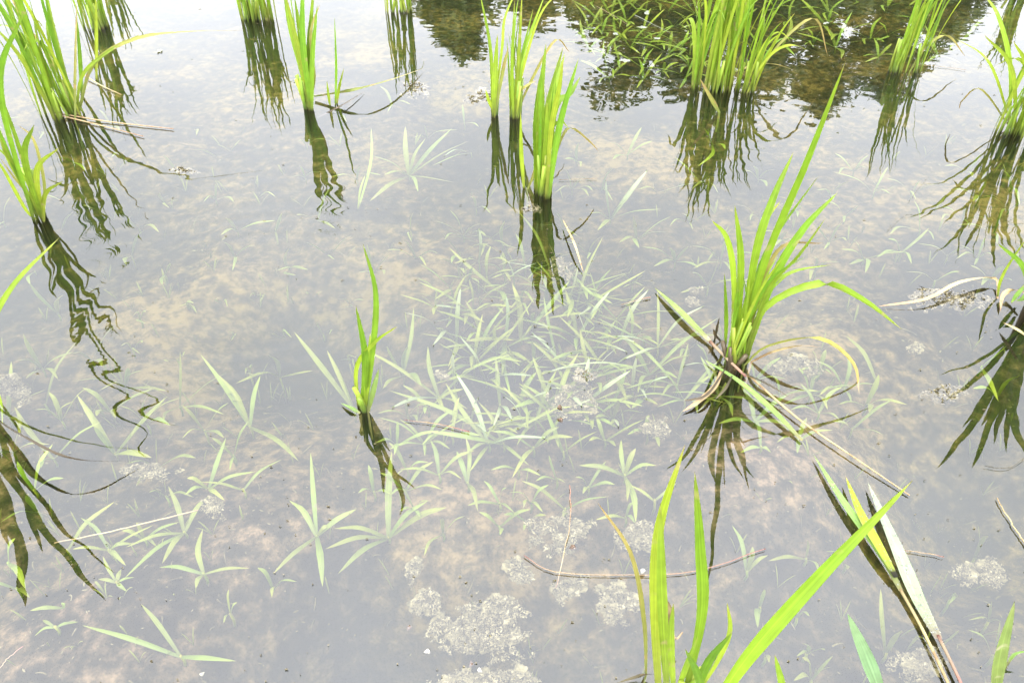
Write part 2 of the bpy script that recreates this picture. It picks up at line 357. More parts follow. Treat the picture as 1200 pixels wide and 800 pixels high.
for i, a in enumerate([
    (-0.75, 12.0, 2.55, 0.75, 'low dark tree reflected left of the gap at the top edge'),
    (0.35, 12.6, 2.35, 0.70, 'short tree reflected at the top edge above the mid-picture rice'),
    (1.75, 12.4, 3.55, 0.95, 'tall dark tree reflected over the bright weed bed'),
    (2.9, 12.9, 3.35, 0.90, 'leafy tree reflected just left of the broad rice clump'),
    (4.1, 12.5, 3.45, 1.0, 'dark tree reflected behind the broad rice clump'),
    (5.15, 12.6, 3.75, 0.85, 'pointed tree reflected right of the broad rice clump'),
    (6.3, 12.8, 3.45, 0.9, 'dark tree reflected around the rice near the top right'),
    (7.2, 13.2, 2.75, 0.8, 'rightmost low tree of the reflected row'),
    (2.3, 14.5, 3.2, 1.3, 'wide tree of the second row behind the weed bed reflection'),
    (4.8, 14.8, 3.3, 1.4, 'wide tree of the second row filling the reflected gap'),
]):
    tree(*a, seed=11 + i)

# ------------------------------------------------------------------ rice plants
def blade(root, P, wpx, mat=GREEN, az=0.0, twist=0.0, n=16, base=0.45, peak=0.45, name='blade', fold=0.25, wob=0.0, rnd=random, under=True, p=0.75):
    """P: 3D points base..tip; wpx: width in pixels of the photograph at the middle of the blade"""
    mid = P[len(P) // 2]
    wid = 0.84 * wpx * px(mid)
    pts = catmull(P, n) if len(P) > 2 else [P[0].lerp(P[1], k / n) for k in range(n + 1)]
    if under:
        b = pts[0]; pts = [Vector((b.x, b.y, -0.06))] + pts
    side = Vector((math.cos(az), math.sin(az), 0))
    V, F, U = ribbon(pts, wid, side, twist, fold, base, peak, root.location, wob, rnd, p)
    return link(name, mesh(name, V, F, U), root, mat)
def bp_(base, pixels, dy):
    """blade points from its foot on the water and pixels on its way up; dy = how far the tip leans away (m)"""
    n = len(pixels); out = [base]
    for k, (u, v) in enumerate(pixels):
        t = (k + 1) / n
        out.append(aty(u, v, base.y + dy * t ** 1.5))
    return out
def plant(label, u, v, group='rice plants standing in the water'):
    root = empty('rice_plant', at(u, v)); tag(root, label, 'rice plant', group); return root
def foot(root, rn, spread, k=0):
    a = rn.uniform(0, 6.28); r = spread * math.sqrt(rn.random())
    return root.location + Vector((math.cos(a) * r, math.sin(a) * r * 0.7, 0))
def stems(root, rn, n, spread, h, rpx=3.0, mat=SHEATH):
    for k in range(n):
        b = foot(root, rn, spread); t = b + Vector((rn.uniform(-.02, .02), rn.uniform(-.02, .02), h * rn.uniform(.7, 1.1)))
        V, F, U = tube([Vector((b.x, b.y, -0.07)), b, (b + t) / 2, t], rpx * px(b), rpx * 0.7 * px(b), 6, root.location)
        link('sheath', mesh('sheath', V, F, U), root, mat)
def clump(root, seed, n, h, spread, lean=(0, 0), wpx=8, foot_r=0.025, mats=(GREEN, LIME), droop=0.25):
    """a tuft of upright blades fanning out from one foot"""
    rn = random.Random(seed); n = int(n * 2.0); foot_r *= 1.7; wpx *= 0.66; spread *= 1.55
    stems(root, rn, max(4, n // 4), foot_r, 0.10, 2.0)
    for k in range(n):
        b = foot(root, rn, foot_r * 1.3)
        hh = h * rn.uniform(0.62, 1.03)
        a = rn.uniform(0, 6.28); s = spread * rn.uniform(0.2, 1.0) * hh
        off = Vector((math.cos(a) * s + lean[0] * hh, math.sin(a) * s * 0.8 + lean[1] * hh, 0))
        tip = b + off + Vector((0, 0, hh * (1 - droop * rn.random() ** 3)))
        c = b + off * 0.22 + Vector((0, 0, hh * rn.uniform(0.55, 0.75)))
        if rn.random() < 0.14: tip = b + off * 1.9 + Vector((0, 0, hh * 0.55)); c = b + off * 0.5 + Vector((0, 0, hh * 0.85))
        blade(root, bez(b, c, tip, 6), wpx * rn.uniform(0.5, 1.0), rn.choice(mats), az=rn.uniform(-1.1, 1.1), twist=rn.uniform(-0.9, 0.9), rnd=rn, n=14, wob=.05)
def loose(root, base_px, pixels, wpx, mat, dy=0.0, z=None, twist=0.0, **kw):
    b = at(*base_px)
    return blade(root, bp_(b, pixels, dy), wpx, mat, twist=twist, **kw)
def mb(root, base_px, mirror_px, dy, wpx, mat=GREEN, bulge=0.12, **kw):
    """a blade whose mirror image ends at mirror_px; dy = how far its tip leans away (m)"""
    b = at(*base_px); t = aty(*mirror_px, b.y + dy); t.z = -t.z
    c = b.lerp(t, 0.55) + Vector((0, 0, bulge * t.z)); c.x += (b.x - t.x) * bulge
    return blade(root, [b, c, t], wpx, mat, **kw)
rn = random.Random(5)

# left clump, front
p = plant('dense bright green rice clump at the upper left with straw at its foot', 74, 136)
clump(p, 21, 17, 0.50, 0.17, (-0.10, 0.02), 11, 0.03)
loose(p, (90, 135), [(96, 90), (125, 62), (165, 40)], 5, LIME, 0.05)
loose(p, (92, 133), [(110, 75), (160, 45), (228, 37), (290, 36)], 5, YELLOW, 0.08, base=0.8)
loose(p, (88, 142), [(88, 90), (90, 0)], 4, YELLOW, 0.02)
loose(p, (82, 118), [(60, 70), (28, 25), (5, -20)], 5, YELLOW, 0.0)
for q in ([(60, 133), (110, 145), (168, 160)], [(62, 132), (130, 143), (203, 151)], [(70, 116), (82, 128), (98, 137)], [(98, 88), (118, 100), (142, 111)]):
    pts = [at(a, b, 0.004 + 0.004 * (i == 0)) for i, (a, b) in enumerate(q)]
    V, F, U = tube(catmull(pts, 8), 0.0024, 0.0012, 6); o = link('straw', mesh('straw', V, F, U), None, STRAW)
    tag(o, {60: 'dry straw lying over the foot of the upper left rice clump, longer blunt end', 62: 'longest thin dry straw pointing right from the upper left rice clump', 70: 'short thick brown straw tilted at the foot of the upper left clump', 98: 'pale broken straw behind the upper left rice clump'}[q[0][0]], 'straw', 'dry straw on the water')
p = plant('green rice clump half hidden behind the upper left clump', 112, 34); clump(p, 22, 13, 0.46, 0.13, (-0.02, 0.02), 8, 0.03)
loose(p, (96, 112), [(94, 70), (90, 20)], 6, GREEN, 0.0)
loose(p, (113, 95), [(113, 40), (112, -10)], 5, LIME, 0.0)
# left edge, thin
p = plant('thin pale rice plant at the left edge below the dense clump', 48, 254)
r_ = random.Random(3); stems(p, r_, 3, 0.012, 0.12)
for tip, wd, dy, m_ in [([(25, 180), (-5, 95)], 7, 0.0, GREEN), ([(40, 225), (10, 185), (-15, 165)], 6, -0.02, LIME),
                        ([(52, 215), (40, 165), (22, 147)], 5, 0.0, YELLOW), ([(30, 245), (5, 200), (-10, 180)], 6, -0.05, LIME), ([(38, 232), (20, 212), (0, 185)], 5, -0.04, YELLOW)]:
    loose(p, (48 + r_.uniform(-5, 5), 254 + r_.uniform(-2, 6)), tip, wd, m_, dy)
for mp, dy, wd in [((212, 512), -.18, 9), ((178, 535), -.2, 9), ((140, 400), -.1, 9), ((150, 385), -.12, 8), ((95, 385), -.1, 8), ((120, 330), -.05, 6)]:
    mb(p, (46 + r_.uniform(-6, 6), 256 + r_.uniform(-3, 6)), mp, dy, wd, LIME if wd < 9 else GREEN)
# off the left edge: blade tip and its mirror image
p = plant('rice plant at the lower left edge seen mostly as a dark reflection', -32, 462)
r_ = random.Random(8); stems(p, r_, 4, 0.02, 0.10, 3.5)
for tip, wd, dy, m_ in [([(-20, 400), (15, 335), (70, 278)], 9, 0.10, LIME), ([(-20, 430), (0, 468), (3, 500)], 5, -0.02, LIME)]:
    loose(p, (-32 + r_.uniform(-10, 10), 462 + r_.uniform(-6, 6)), tip, wd, m_, dy)
for mp, dy, wd in [((127, 703), -.06, 20), ((28, 710), -.06, 24), ((10, 640), -.06, 20), ((85, 580), -.03, 12), ((50, 650), -.04, 14), ((135, 670), -.05, 10), ((65, 610), 0, 10)]:
    mb(p, (-32 + r_.uniform(-14, 14), 466 + r_.uniform(-8, 8)), mp, dy, wd)
blade(p, [at(-10, 488, 0.015), at(30, 512, 0.05), at(85, 537, 0.035), at(163, 541, 0.006)], 4, DARK, under=False)
# top row
p = plant('dense rice tuft cut off by the top edge, upper left', 303, 24); clump(p, 25, 20, 0.47, 0.13, (-0.03, 0.0), 7.5, 0.035)
p = plant('slender upright rice plant below the top-edge tuft, with a stalk trailing right', 362, 128)
r_ = random.Random(4); stems(p, r_, 3, 0.01, 0.12)
for tip, wd, dy, m_ in [([(350, 60), (335, -5)], 8, 0.02, LIME), ([(355, 50), (355, -30)], 9, 0.0, GREEN), ([(362, 60), (368, -20)], 8, 0.02, GREEN), ([(352, 80), (338, 25), (330, -40)], 6, 0.03, LIME),
                        ([(366, 70), (372, 5)], 7, 0.0, GREEN), ([(368, 95), (364, 40), (375, 5)], 5, 0.02, YELLOW), ([(364, 100), (357, 72)], 6, -0.01, YELLOW), ([(358, 70), (346, 0)], 7, 0.03, GREEN)]:
    loose(p, (362 + r_.uniform(-5, 5), 128 + r_.uniform(-2, 3)), tip, wd, m_, dy)
blade(p, [at(368, 113, .01), at(420, 104, .04), at(460, 93, .035), at(497, 80, 0.006)], 5, YELLOW, under=False, base=0.8)
blade(p, [at(372, 138, -.01), at(400, 124, .01), at(428, 107, .004)], 3, DARK, under=False)
clump(p, 152, 3, 0.42, 0.10, (-0.02, 0.0), 7, 0.008)
p = plant('tiny two-leaf rice shoot right of the slender plant', 391, 125)
for b, tip, wd, m_ in [((393, 124), [(394, 80), (392, 20)], 3.5, GREEN), ((387, 124), [(385, 112), (383, 95)], 4, LIME), ((395, 122), [(397, 105), (403, 80)], 4, LIME)]:
    loose(p, b, tip, wd, m_)
p = plant('small rice tuft at the top edge, left of centre', 468, 14); clump(p, 27, 11, 0.38, 0.13, (0, 0.0), 7, 0.028)
p = plant('thin rice stems left of the upper centre clump', 579, 136); r_ = random.Random(14); stems(p, r_, 2, .008, .08)
for tip, wd, dy, m_ in [([(580, 90), (583, 40)], 8, 0, LIME), ([(575, 60), (562, -10)], 5, 0.03, GREEN), ([(573, 118), (569, 105)], 5, 0, LIME), ([(588, 60), (592, 20), (610, -20)], 4, 0.05, LIME), ([(582, 95), (580, 70)], 6, 0.02, GREEN), ([(590, 80), (596, 55)], 5, -0.02, YELLOW)]:
    loose(p, (579 + r_.uniform(-3, 3), 136 + r_.uniform(-2, 3)), tip, wd, m_, dy)
p = plant('loose thin rice tuft behind the upper centre clump', 604, 138); r_ = random.Random(15); stems(p, r_, 3, .012, .10)
for tip, wd, dy, m_ in [([(607, 80), (612, -10)], 6, 0.03, LIME), ([(612, 70), (640, -10)], 5, 0.05, LIME), ([(600, 80), (603, 0)], 5, 0, GREEN), ([(620, 100), (650, 48), (668, 62)], 4, 0.05, YELLOW),
                        ([(608, 110), (618, 100), (628, 95)], 4, 0.02, YELLOW), ([(606, 90), (625, 10)], 5, 0.02, GREEN), ([(612, 85), (632, 20), (655, -10)], 4, 0.04, LIME)]:
    loose(p, (604 + r_.uniform(-4, 4), 138 + r_.uniform(-2, 3)), tip, wd, m_, dy)
clump(p, 153, 4, 0.36, 0.14, (0.05, 0.0), 5, 0.010)
p = plant('upright green rice plant at upper centre standing alone', 636, 228); r_ = random.Random(16); stems(p, r_, 5, .014, .10, 4)
for b, tip, wd, dy, m_ in [((628, 224), [(631, 140), (640, 50)], 11, 0, GREEN), ((632, 226), [(640, 140), (648, 100), (660, 55)], 9, 0.04, GREEN), ((642, 234), [(655, 150), (678, 68)], 10, 0.02, GREEN),
                          ((636, 230), [(648, 120), (662, 62)], 9, 0.06, LIME), ((638, 232), [(650, 130), (668, 110), (680, 90)], 9, 0.04, GREEN), ((640, 234), [(646, 150), (655, 105), (660, 70)], 8, -0.02, LIME),
                          ((630, 226), [(628, 150), (632, 90)], 10, 0.03, GREEN), ((634, 228), [(640, 170), (641, 120)], 9, -0.03, LIME)]:
    loose(p, b, tip, wd, m_, dy, az=r_.uniform(-.4, .4))
clump(p, 151, 4, 0.36, 0.10, (0.05, 0.0), 8, 0.010)
loose(p, (614, 221), [(611, 180), (610, 130)], 6, LIME, 0.0); loose(p, (618, 222), [(624, 208), (628, 190)], 4, YELLOW, 0)
blade(p, [at(660, 258, .012), at(673, 285, .02), at(684, 320, .004)], 3, STRAW, under=False)
loose(p, (640, 222), [(655, 170), (668, 150), (690, 165), (702, 178)], 4, YELLOW, 0.05)
# big clump upper right of centre
p = plant('broad dense rice clump at the top, right of centre', 838, 104); clump(p, 31, 26, 0.46, 0.15, (0.02, 0.0), 10, 0.038)
loose(p, (843, 132), [(835, 118), (820, 92)], 6, YELLOW, -0.02)
loose(p, (858, 85), [(880, 78), (905, 75), (930, 82)], 4, YELLOW, 0.1)
p = plant('smaller rice tuft close against the right side of the broad clump', 872, 108); clump(p, 32, 9, 0.36, 0.2, (0.12, 0.05), 7, 0.015)
loose(p, (880, 100), [(915, 50), (955, 22), (970, 66)], 4, YELLOW, 0.1)
p = plant('upright rice tuft leaning right, near the top right', 1058, 84); clump(p, 33, 12, 0.40, 0.13, (0.12, 0.02), 8, 0.028)
loose(p, (1066, 84), [(1085, 55), (1110, 42), (1131, 66)], 4, YELLOW, 0.05)
p = plant('dense rice clump at the right edge near the top', 1192, 158); clump(p, 34, 12, 0.46, 0.2, (0.10, 0.02), 9, 0.03)
r_ = random.Random(61)
for mp, dy, wd in [((1074, 258), 0, 6), ((1105, 262), -.05, 7), ((1130, 292), -.05, 9), ((1145, 250), 0, 8), ((1166, 315), -.08, 9), ((1190, 300), -.05, 9), ((1150, 220), .05, 8), ((1180, 275), 0, 9)]:
    mb(p, (1190 + r_.uniform(-8, 8), 156 + r_.uniform(-4, 6)), mp, dy, wd, LIME if wd < 8 else GREEN)
loose(p, (1182, 150), [(1184, 80), (1170, 20), (1150, -10)], 7, LIME, 0.1)
loose(p, (1186, 152), [(1160, 75), (1120, 45)], 4, LIME, 0.1)
loose(p, (1184, 150), [(1150, 105), (1128, 118), (1124, 128)], 3, YELLOW, 0.05)
p = plant('rice tuft beyond the top right corner seen as a reflection', 1196, -12); clump(p, 35, 12, 0.40, 0.16, (0.0, 0.0), 7, 0.02)
p = plant('rice tuft beyond the top left corner', 128, -20); clump(p, 37, 9, 0.36, 0.16, (0.0, 0.0), 6, 0.02)
# right edge
p = plant('browning rice plant at the right edge with a fan of dark reflected blades', 1212, 366); r_ = random.Random(36); stems(p, r_, 5, .02, .09, 4, DARK)
for mp, dy, wd in [((1100, 548), -.05, 16), ((1140, 548), -.05, 14), ((1108, 470), 0, 12), ((1150, 500), -.03, 14), ((1180, 530), -.05, 12), ((1195, 500), -.03, 14), ((1100, 440), .02, 8), ((1165, 520), 0, 12), ((1210, 540), 0, 14), ((1128, 500), -.02, 13), ((1185, 470), 0, 14)]:
    mb(p, (1205 + r_.uniform(-6, 14), 366 + r_.uniform(-8, 10)), mp, dy, wd)
loose(p, (1169, 348), [(1172, 330), (1182, 310), (1206, 275)], 5, LIME, 0.02)
blade(p, [at(1169, 350, 0), at(1166, 326, .012), at(1125, 330, .02), at(1085, 350, .012), at(1028, 359, .003)], 6, STRAW, under=False, p=0.6)
for q in ([(1205, 345), (1190, 340), (1176, 345), (1172, 365)], [(1205, 395), (1190, 385), (1176, 378)]):
    blade(p, [at(a, b, .02 * (1 - i / 3) + .004) for i, (a, b) in enumerate(q)], 7, STRAW, under=False)
for q in ([(1205, 330), (1192, 345), (1185, 355)], [(1205, 340), (1198, 350), (1190, 352)]):
    blade(p, [at(a, b, .03) for a, b in q], 6, GREEN, under=False)

# the main plant, right of centre
p = plant('tall arching rice plant with a long blade curving right, right of centre', 858, 428); r_ = random.Random(41)
stems(p, r_, 4, .014, .04, 4, DARK); stems(p, r_, 5, .012, .09, 4)
for b, tip, wd, dy, m_ in [((868, 420), [(895, 310), (945, 190), (991, 72)], 13, -0.09, GREEN), ((866, 420), [(885, 300), (905, 235), (930, 178)], 12, 0.04, GREEN), ((872, 424), [(905, 330), (940, 270), (982, 225)], 12, 0.02, GREEN),
                          ((858, 415), [(860, 330), (852, 280), (834, 258)], 9, -0.02, LIME), ((862, 418), [(868, 310), (861, 240)], 11, 0, GREEN), ((870, 424), [(900, 340), (935, 300), (968, 255)], 10, -0.03, LIME),
                          ((874, 424), [(895, 362), (960, 332), (1010, 350), (1057, 386)], 11, -0.02, LIME), ((864, 420), [(880, 330), (895, 265), (915, 235)], 8, 0.05, LIME), ((860, 422), [(862, 370), (866, 320)], 10, -0.03, GREEN),
                          ((850, 405), [(851, 370), (849, 320)], 6, 0.0, GREEN), ((868, 422), [(890, 345), (915, 290), (965, 285)], 7, 0.03, YELLOW), ((868, 418), [(882, 350), (900, 290), (960, 205)], 9, 0.08, GREEN), ((866, 424), [(878, 370), (905, 325), (945, 300)], 9, -0.05, GREEN),
                          ((872, 420), [(890, 350), (925, 320), (975, 310)], 6, 0.05, LIME)]:
    loose(p, b, tip, wd, m_, dy, az=r_.uniform(-.4, .4), twist=r_.uniform(-.3, .3))
clump(p, 141, 5, 0.26, 0.22, (0.10, 0.0), 8, 0.008)
loose(p, (872, 428), [(900, 405), (960, 396), (1000, 425), (1007, 462)], 6, YELLOW, -0.05, p=.5)
loose(p, (880, 424), [(905, 412), (935, 405), (960, 406)], 6, STRAW, -0.02)
def flat(root, q, wpx, mat, z=0.003, name='blade', **kw):
    pts = [at(u, v, z + (0.004 if 0 < i < len(q) - 1 else 0)) for i, (u, v) in enumerate(q)]
    return blade(root, pts, wpx, mat, under=False, name=name, **kw)
flat(p, [(834, 402), (812, 380), (790, 358), (767, 337)], 11, FLOATL, .005)
V, F, U = tube(catmull([at(832, 400, .006), at(852, 420, .012), at(874, 441, .004)], 8), .0028, .0022, 6, p.location); link('stalk', mesh('stalk', V, F, U), p, PINK)
flat(p, [(940, 516), (905, 480), (865, 446), (825, 421)], 10, FLOATL, .004)
V, F, U = tube(catmull([at(878, 440, .01), at(935, 490, .006), at(1000, 535, .006), at(1066, 580, .003)], 12),   .0018, .0009, 6, p.location); link('stalk', mesh('stalk', V, F, U), p, STRAW)
for q in ([(850, 432), (828, 462), (800, 470)], [(870, 436), (900, 450), (925, 465)], [(858, 440), (850, 455), (838, 468)]):
    flat(p, q, 4, DARK, .012)
flat(p, [(846, 432), (838, 452), (818, 470), (800, 482)], 8, STRAW, .004)
loose(p, (838, 395), [(840, 385), (843, 372)], 4, DARK, 0); loose(p, (845, 400), [(838, 392), (836, 385)], 4, DARK, 0)

# slender plant, mid left
p = plant('slender rice shoot with three upright blades, left of centre', 427, 481); r_ = random.Random(43); stems(p, r_, 2, .005, .05, 4)
for b, tip, wd, dy, m_ in [((428, 480), [(438, 400), (440, 340), (425, 285)], 9, 0.02, GREEN), ((424, 480), [(428, 420), (417, 358)], 10, 0.0, GREEN), ((420, 476), [(418, 430), (440, 400), (466, 382)], 7, -0.02, LIME), ((427, 482), [(432, 430), (434, 390)], 8, 0.03, LIME)]:
    loose(p, b, tip, wd, m_, dy, az=r_.uniform(-.3, .3))
loose(p, (431, 483), [(438, 455), (444, 432)], 8, FLOATL, 0)
flat(p, [(422, 484), (412, 478), (399, 472)], 6, FLOATL, .003)

# foreground plant
p = plant('large foreground rice plant at the bottom edge with a broad diagonal blade', 805, 812); r_ = random.Random(44); stems(p, r_, 4, .014, .05, 6)
for b, tip, wd, dy, m_ in [((772, 815), [(768, 720), (772, 620), (803, 520)], 17, 0.03, LIME), ((782, 818), [(776, 700), (774, 590)], 15, 0.0, LIME), ((802, 815), [(822, 720), (820, 640), (814, 552)], 19, 0.02, GREEN),
                          ((835, 830), [(880, 765), (960, 675), (1070, 562)], 25, 0.06, GREEN), ((815, 815), [(840, 775), (855, 740), (852, 705)], 9, -0.03, LIME), ((790, 820), [(786, 750), (789, 706)], 11, -0.02, LIME),
                          ((812, 820), [(830, 775), (858, 740)], 13, -0.03, GREEN), ((792, 815), [(804, 780), (818, 745)], 9, -0.03, LIME), ((828, 830), [(818, 790), (803, 760)], 12, -0.04, GREEN)]:
    loose(p, b, tip, wd, m_, dy, az=r_.uniform(-.25, .25), fold=0.3)
loose(p, (757, 790), [(755, 730), (740, 650), (700, 588)], 7, YELLOW, 0.02, p=.6)
loose(p, (785, 720), [(784, 712), (781, 702)], 8, STRAW, 0)
blade(p, [at(775, 790, .02), at(755, 790, .008), at(722, 800, .003)], 5, DARK, under=False)
blade(p, [at(800, 740, .03), at(792, 748, .03), at(787, 735, .03)], 3, STRAW, under=False)

# floating dew-covered leaves, lower right
def droplets(root, q, wpx, n, seed, z):
    rd = random.Random(seed); V, F = [], []
    pts = catmull([at(u, v, z) for u, v in q], 40)
    for k in range(n):
        i = rd.randrange(2, 38); c = pts[i]; tan = (pts[i + 1] - c).normalized(); s = tan.cross(Vector((0, 0, 1)))
        c = c + s * rd.uniform(-.42, .42) * wpx * px(c) * leaf_profile(i / 40) + Vector((0, 0, 0.0008))
        r = rd.uniform(.0006, .0019) * rd.uniform(.6, 1); o = len(V)
        for ph, rr in ((0, 1), (.6, .85), (1.1, .45)):
            for a in range(6): V.append(c + Vector((math.cos(a * 1.047) * r * rr, math.sin(a * 1.047) * r * rr, math.sin(ph) * r * .7)) - root.location)
        V.append(c + Vector((0, 0, r * .75)) - root.location)
        for l in range(2):
            for a in range(6): F.append((o + l * 6 + a, o + l * 6 + (a + 1) % 6, o + l * 6 + 6 + (a + 1) % 6, o + l * 6 + 6 + a))
        for a in range(6): F.append((o + 12 + a, o + 12 + (a + 1) % 6, o + 18))
    o = link('dew', mesh('dew', V, F), root, DEW); o['kind'] = 'stuff'
def leaf_thing(label, q, wpx, mat, stalk, smat, dew=0, z=.004, seed=1, **kw):
    root = empty('floating_leaf', at(*q[0])); tag(root, label, 'leaf', 'loose leaves afloat in the near water')
    flat(root, q, wpx, mat, z, name='leaf_blade', rnd=random.Random(seed), **kw)
    if stalk:
        V, F, U = tube(catmull([at(u, v, z) for u, v in stalk], 12),   .0020, .0017, 6, root.location); link('stalk', mesh('stalk', V, F, U), root, smat)
    if dew: droplets(root, q, wpx, dew, seed, z + .003)
leaf_thing('narrow yellow-green floating leaf with a long straw stalk, lower right', [(1056, 692), (1030, 645), (990, 590), (953, 532)], 13, FLOATL, [(1055, 690), (1080, 735), (1115, 808)], STRAW, 25, .005, 5)
leaf_thing('short pointed green leaf between two longer floating leaves, lower right', [(1050, 676), (1030, 640), (1008, 600), (991, 558)], 14, LIME, None, None, 30, .010, 6)
leaf_thing('silvery dew-covered floating leaf on a brownish stalk, lower right', [(1100, 748), (1075, 700), (1050, 640), (1017, 565)], 21, SILVER, [(1099, 744), (1112, 770), (1130, 808)], PINK, 200, .007, 7)
def rooted(label, q, wpx, mat, dew, seed, dy=0.0, extra=()):
    root = empty('grass_leaf', at(*q[0])); tag(root, label, 'leaf', 'leaves poking up at the bottom edge')
    blade(root, bp_(at(*q[0]), q[1:], dy), wpx, mat, name='leaf_blade')
    for e in extra: blade(root, bp_(at(*e[0]), e[1:], 0), 8, mat, name='leaf_blade')
rooted('bluish green pointed leaf rising at the bottom edge, right of the foreground rice', [(1037, 825), (1018, 775), (993, 718)], 20, BLUISH, 0, 1)
rooted('small leaf tip at the bottom edge beside the bluish leaf', [(920, 815), (915, 795), (908, 767)], 10, LIME, 0, 2)
rooted('broad pale leaf rising at the lower right corner with white flecks', [(1165, 825), (1172, 770), (1189, 704)], 19, FLOATL, 0, 3, extra=([(1182, 775), (1190, 765), (1207, 762)],))

# ------------------------------------------------------------------ seedlings under water
LANDMARKS = []
def wleaf(root, P, wm, mat, side, rnd, name='leaf'):
    pts = catmull(P, 9) if len(P) > 2 else P
    V, F, U = ribbon(pts, wm * 0.70, side, rnd.uniform(-.5, .5), 0.2, 0.5, 0.42, root.location, 0.04, rnd, 0.7)
    return link(name, mesh(name, V, F, U), root, mat)
WEEDS = []
def seedling(u, v, tips, wpx=8, mat=WEED, afloat=(), deep=0.85):
    b = at(u, v, -0.05); zb = mud_z(b.x, b.y); b = at(u, v, min(zb + .018, -.014)); zb = mud_z(b.x, b.y)
    rd = random.Random(int(u * 7 + v * 13))
    root = empty('submerged_seedling', Vector((b.x, b.y, zb)))
    for k, (tu, tv) in enumerate(tips):
        zt = -rd.uniform(.006, .034)
        if k in afloat: zt = 0.0035
        T = at(tu, tv, zt)
        lim = mud_z(T.x, T.y) + 0.008
        if T.z < lim: T = at(tu, tv, min(lim, -.004))
        C = (b + T) / 2 + Vector((rd.uniform(-.06, .06) * (T - b).length, rd.uniform(-.06, .06) * (T - b).length, min(.010, -(b.z + T.z) / 2 * .3))); C.z = max(min(C.z, -.004), mud_z(C.x, C.y) + .006)
        d = (T - b); side = Vector((-d.y, d.x, 0)).normalized() if d.length > 1e-4 else Vector((1, 0, 0))
        wleaf(root, [b, C, T], wpx * rd.uniform(.8, 1.15) * px(b), WEEDTIP if k in afloat else mat, side, rd)
    if zb < b.z - .01:
        V, F, U = tube([Vector((b.x, b.y, zb - .004)), (b + Vector((b.x, b.y, zb))) / 2 + Vector((.002, 0, 0)), b + Vector((0, 0, .003))], .0022, .0018, 5, root.location)
        link('stem', mesh('stem', V, F, U), root, mat)
    WEEDS.append((root, u, v, len(tips), wpx, max(math.hypot(tu - u, tv - v) for tu, tv in tips)))
    return root
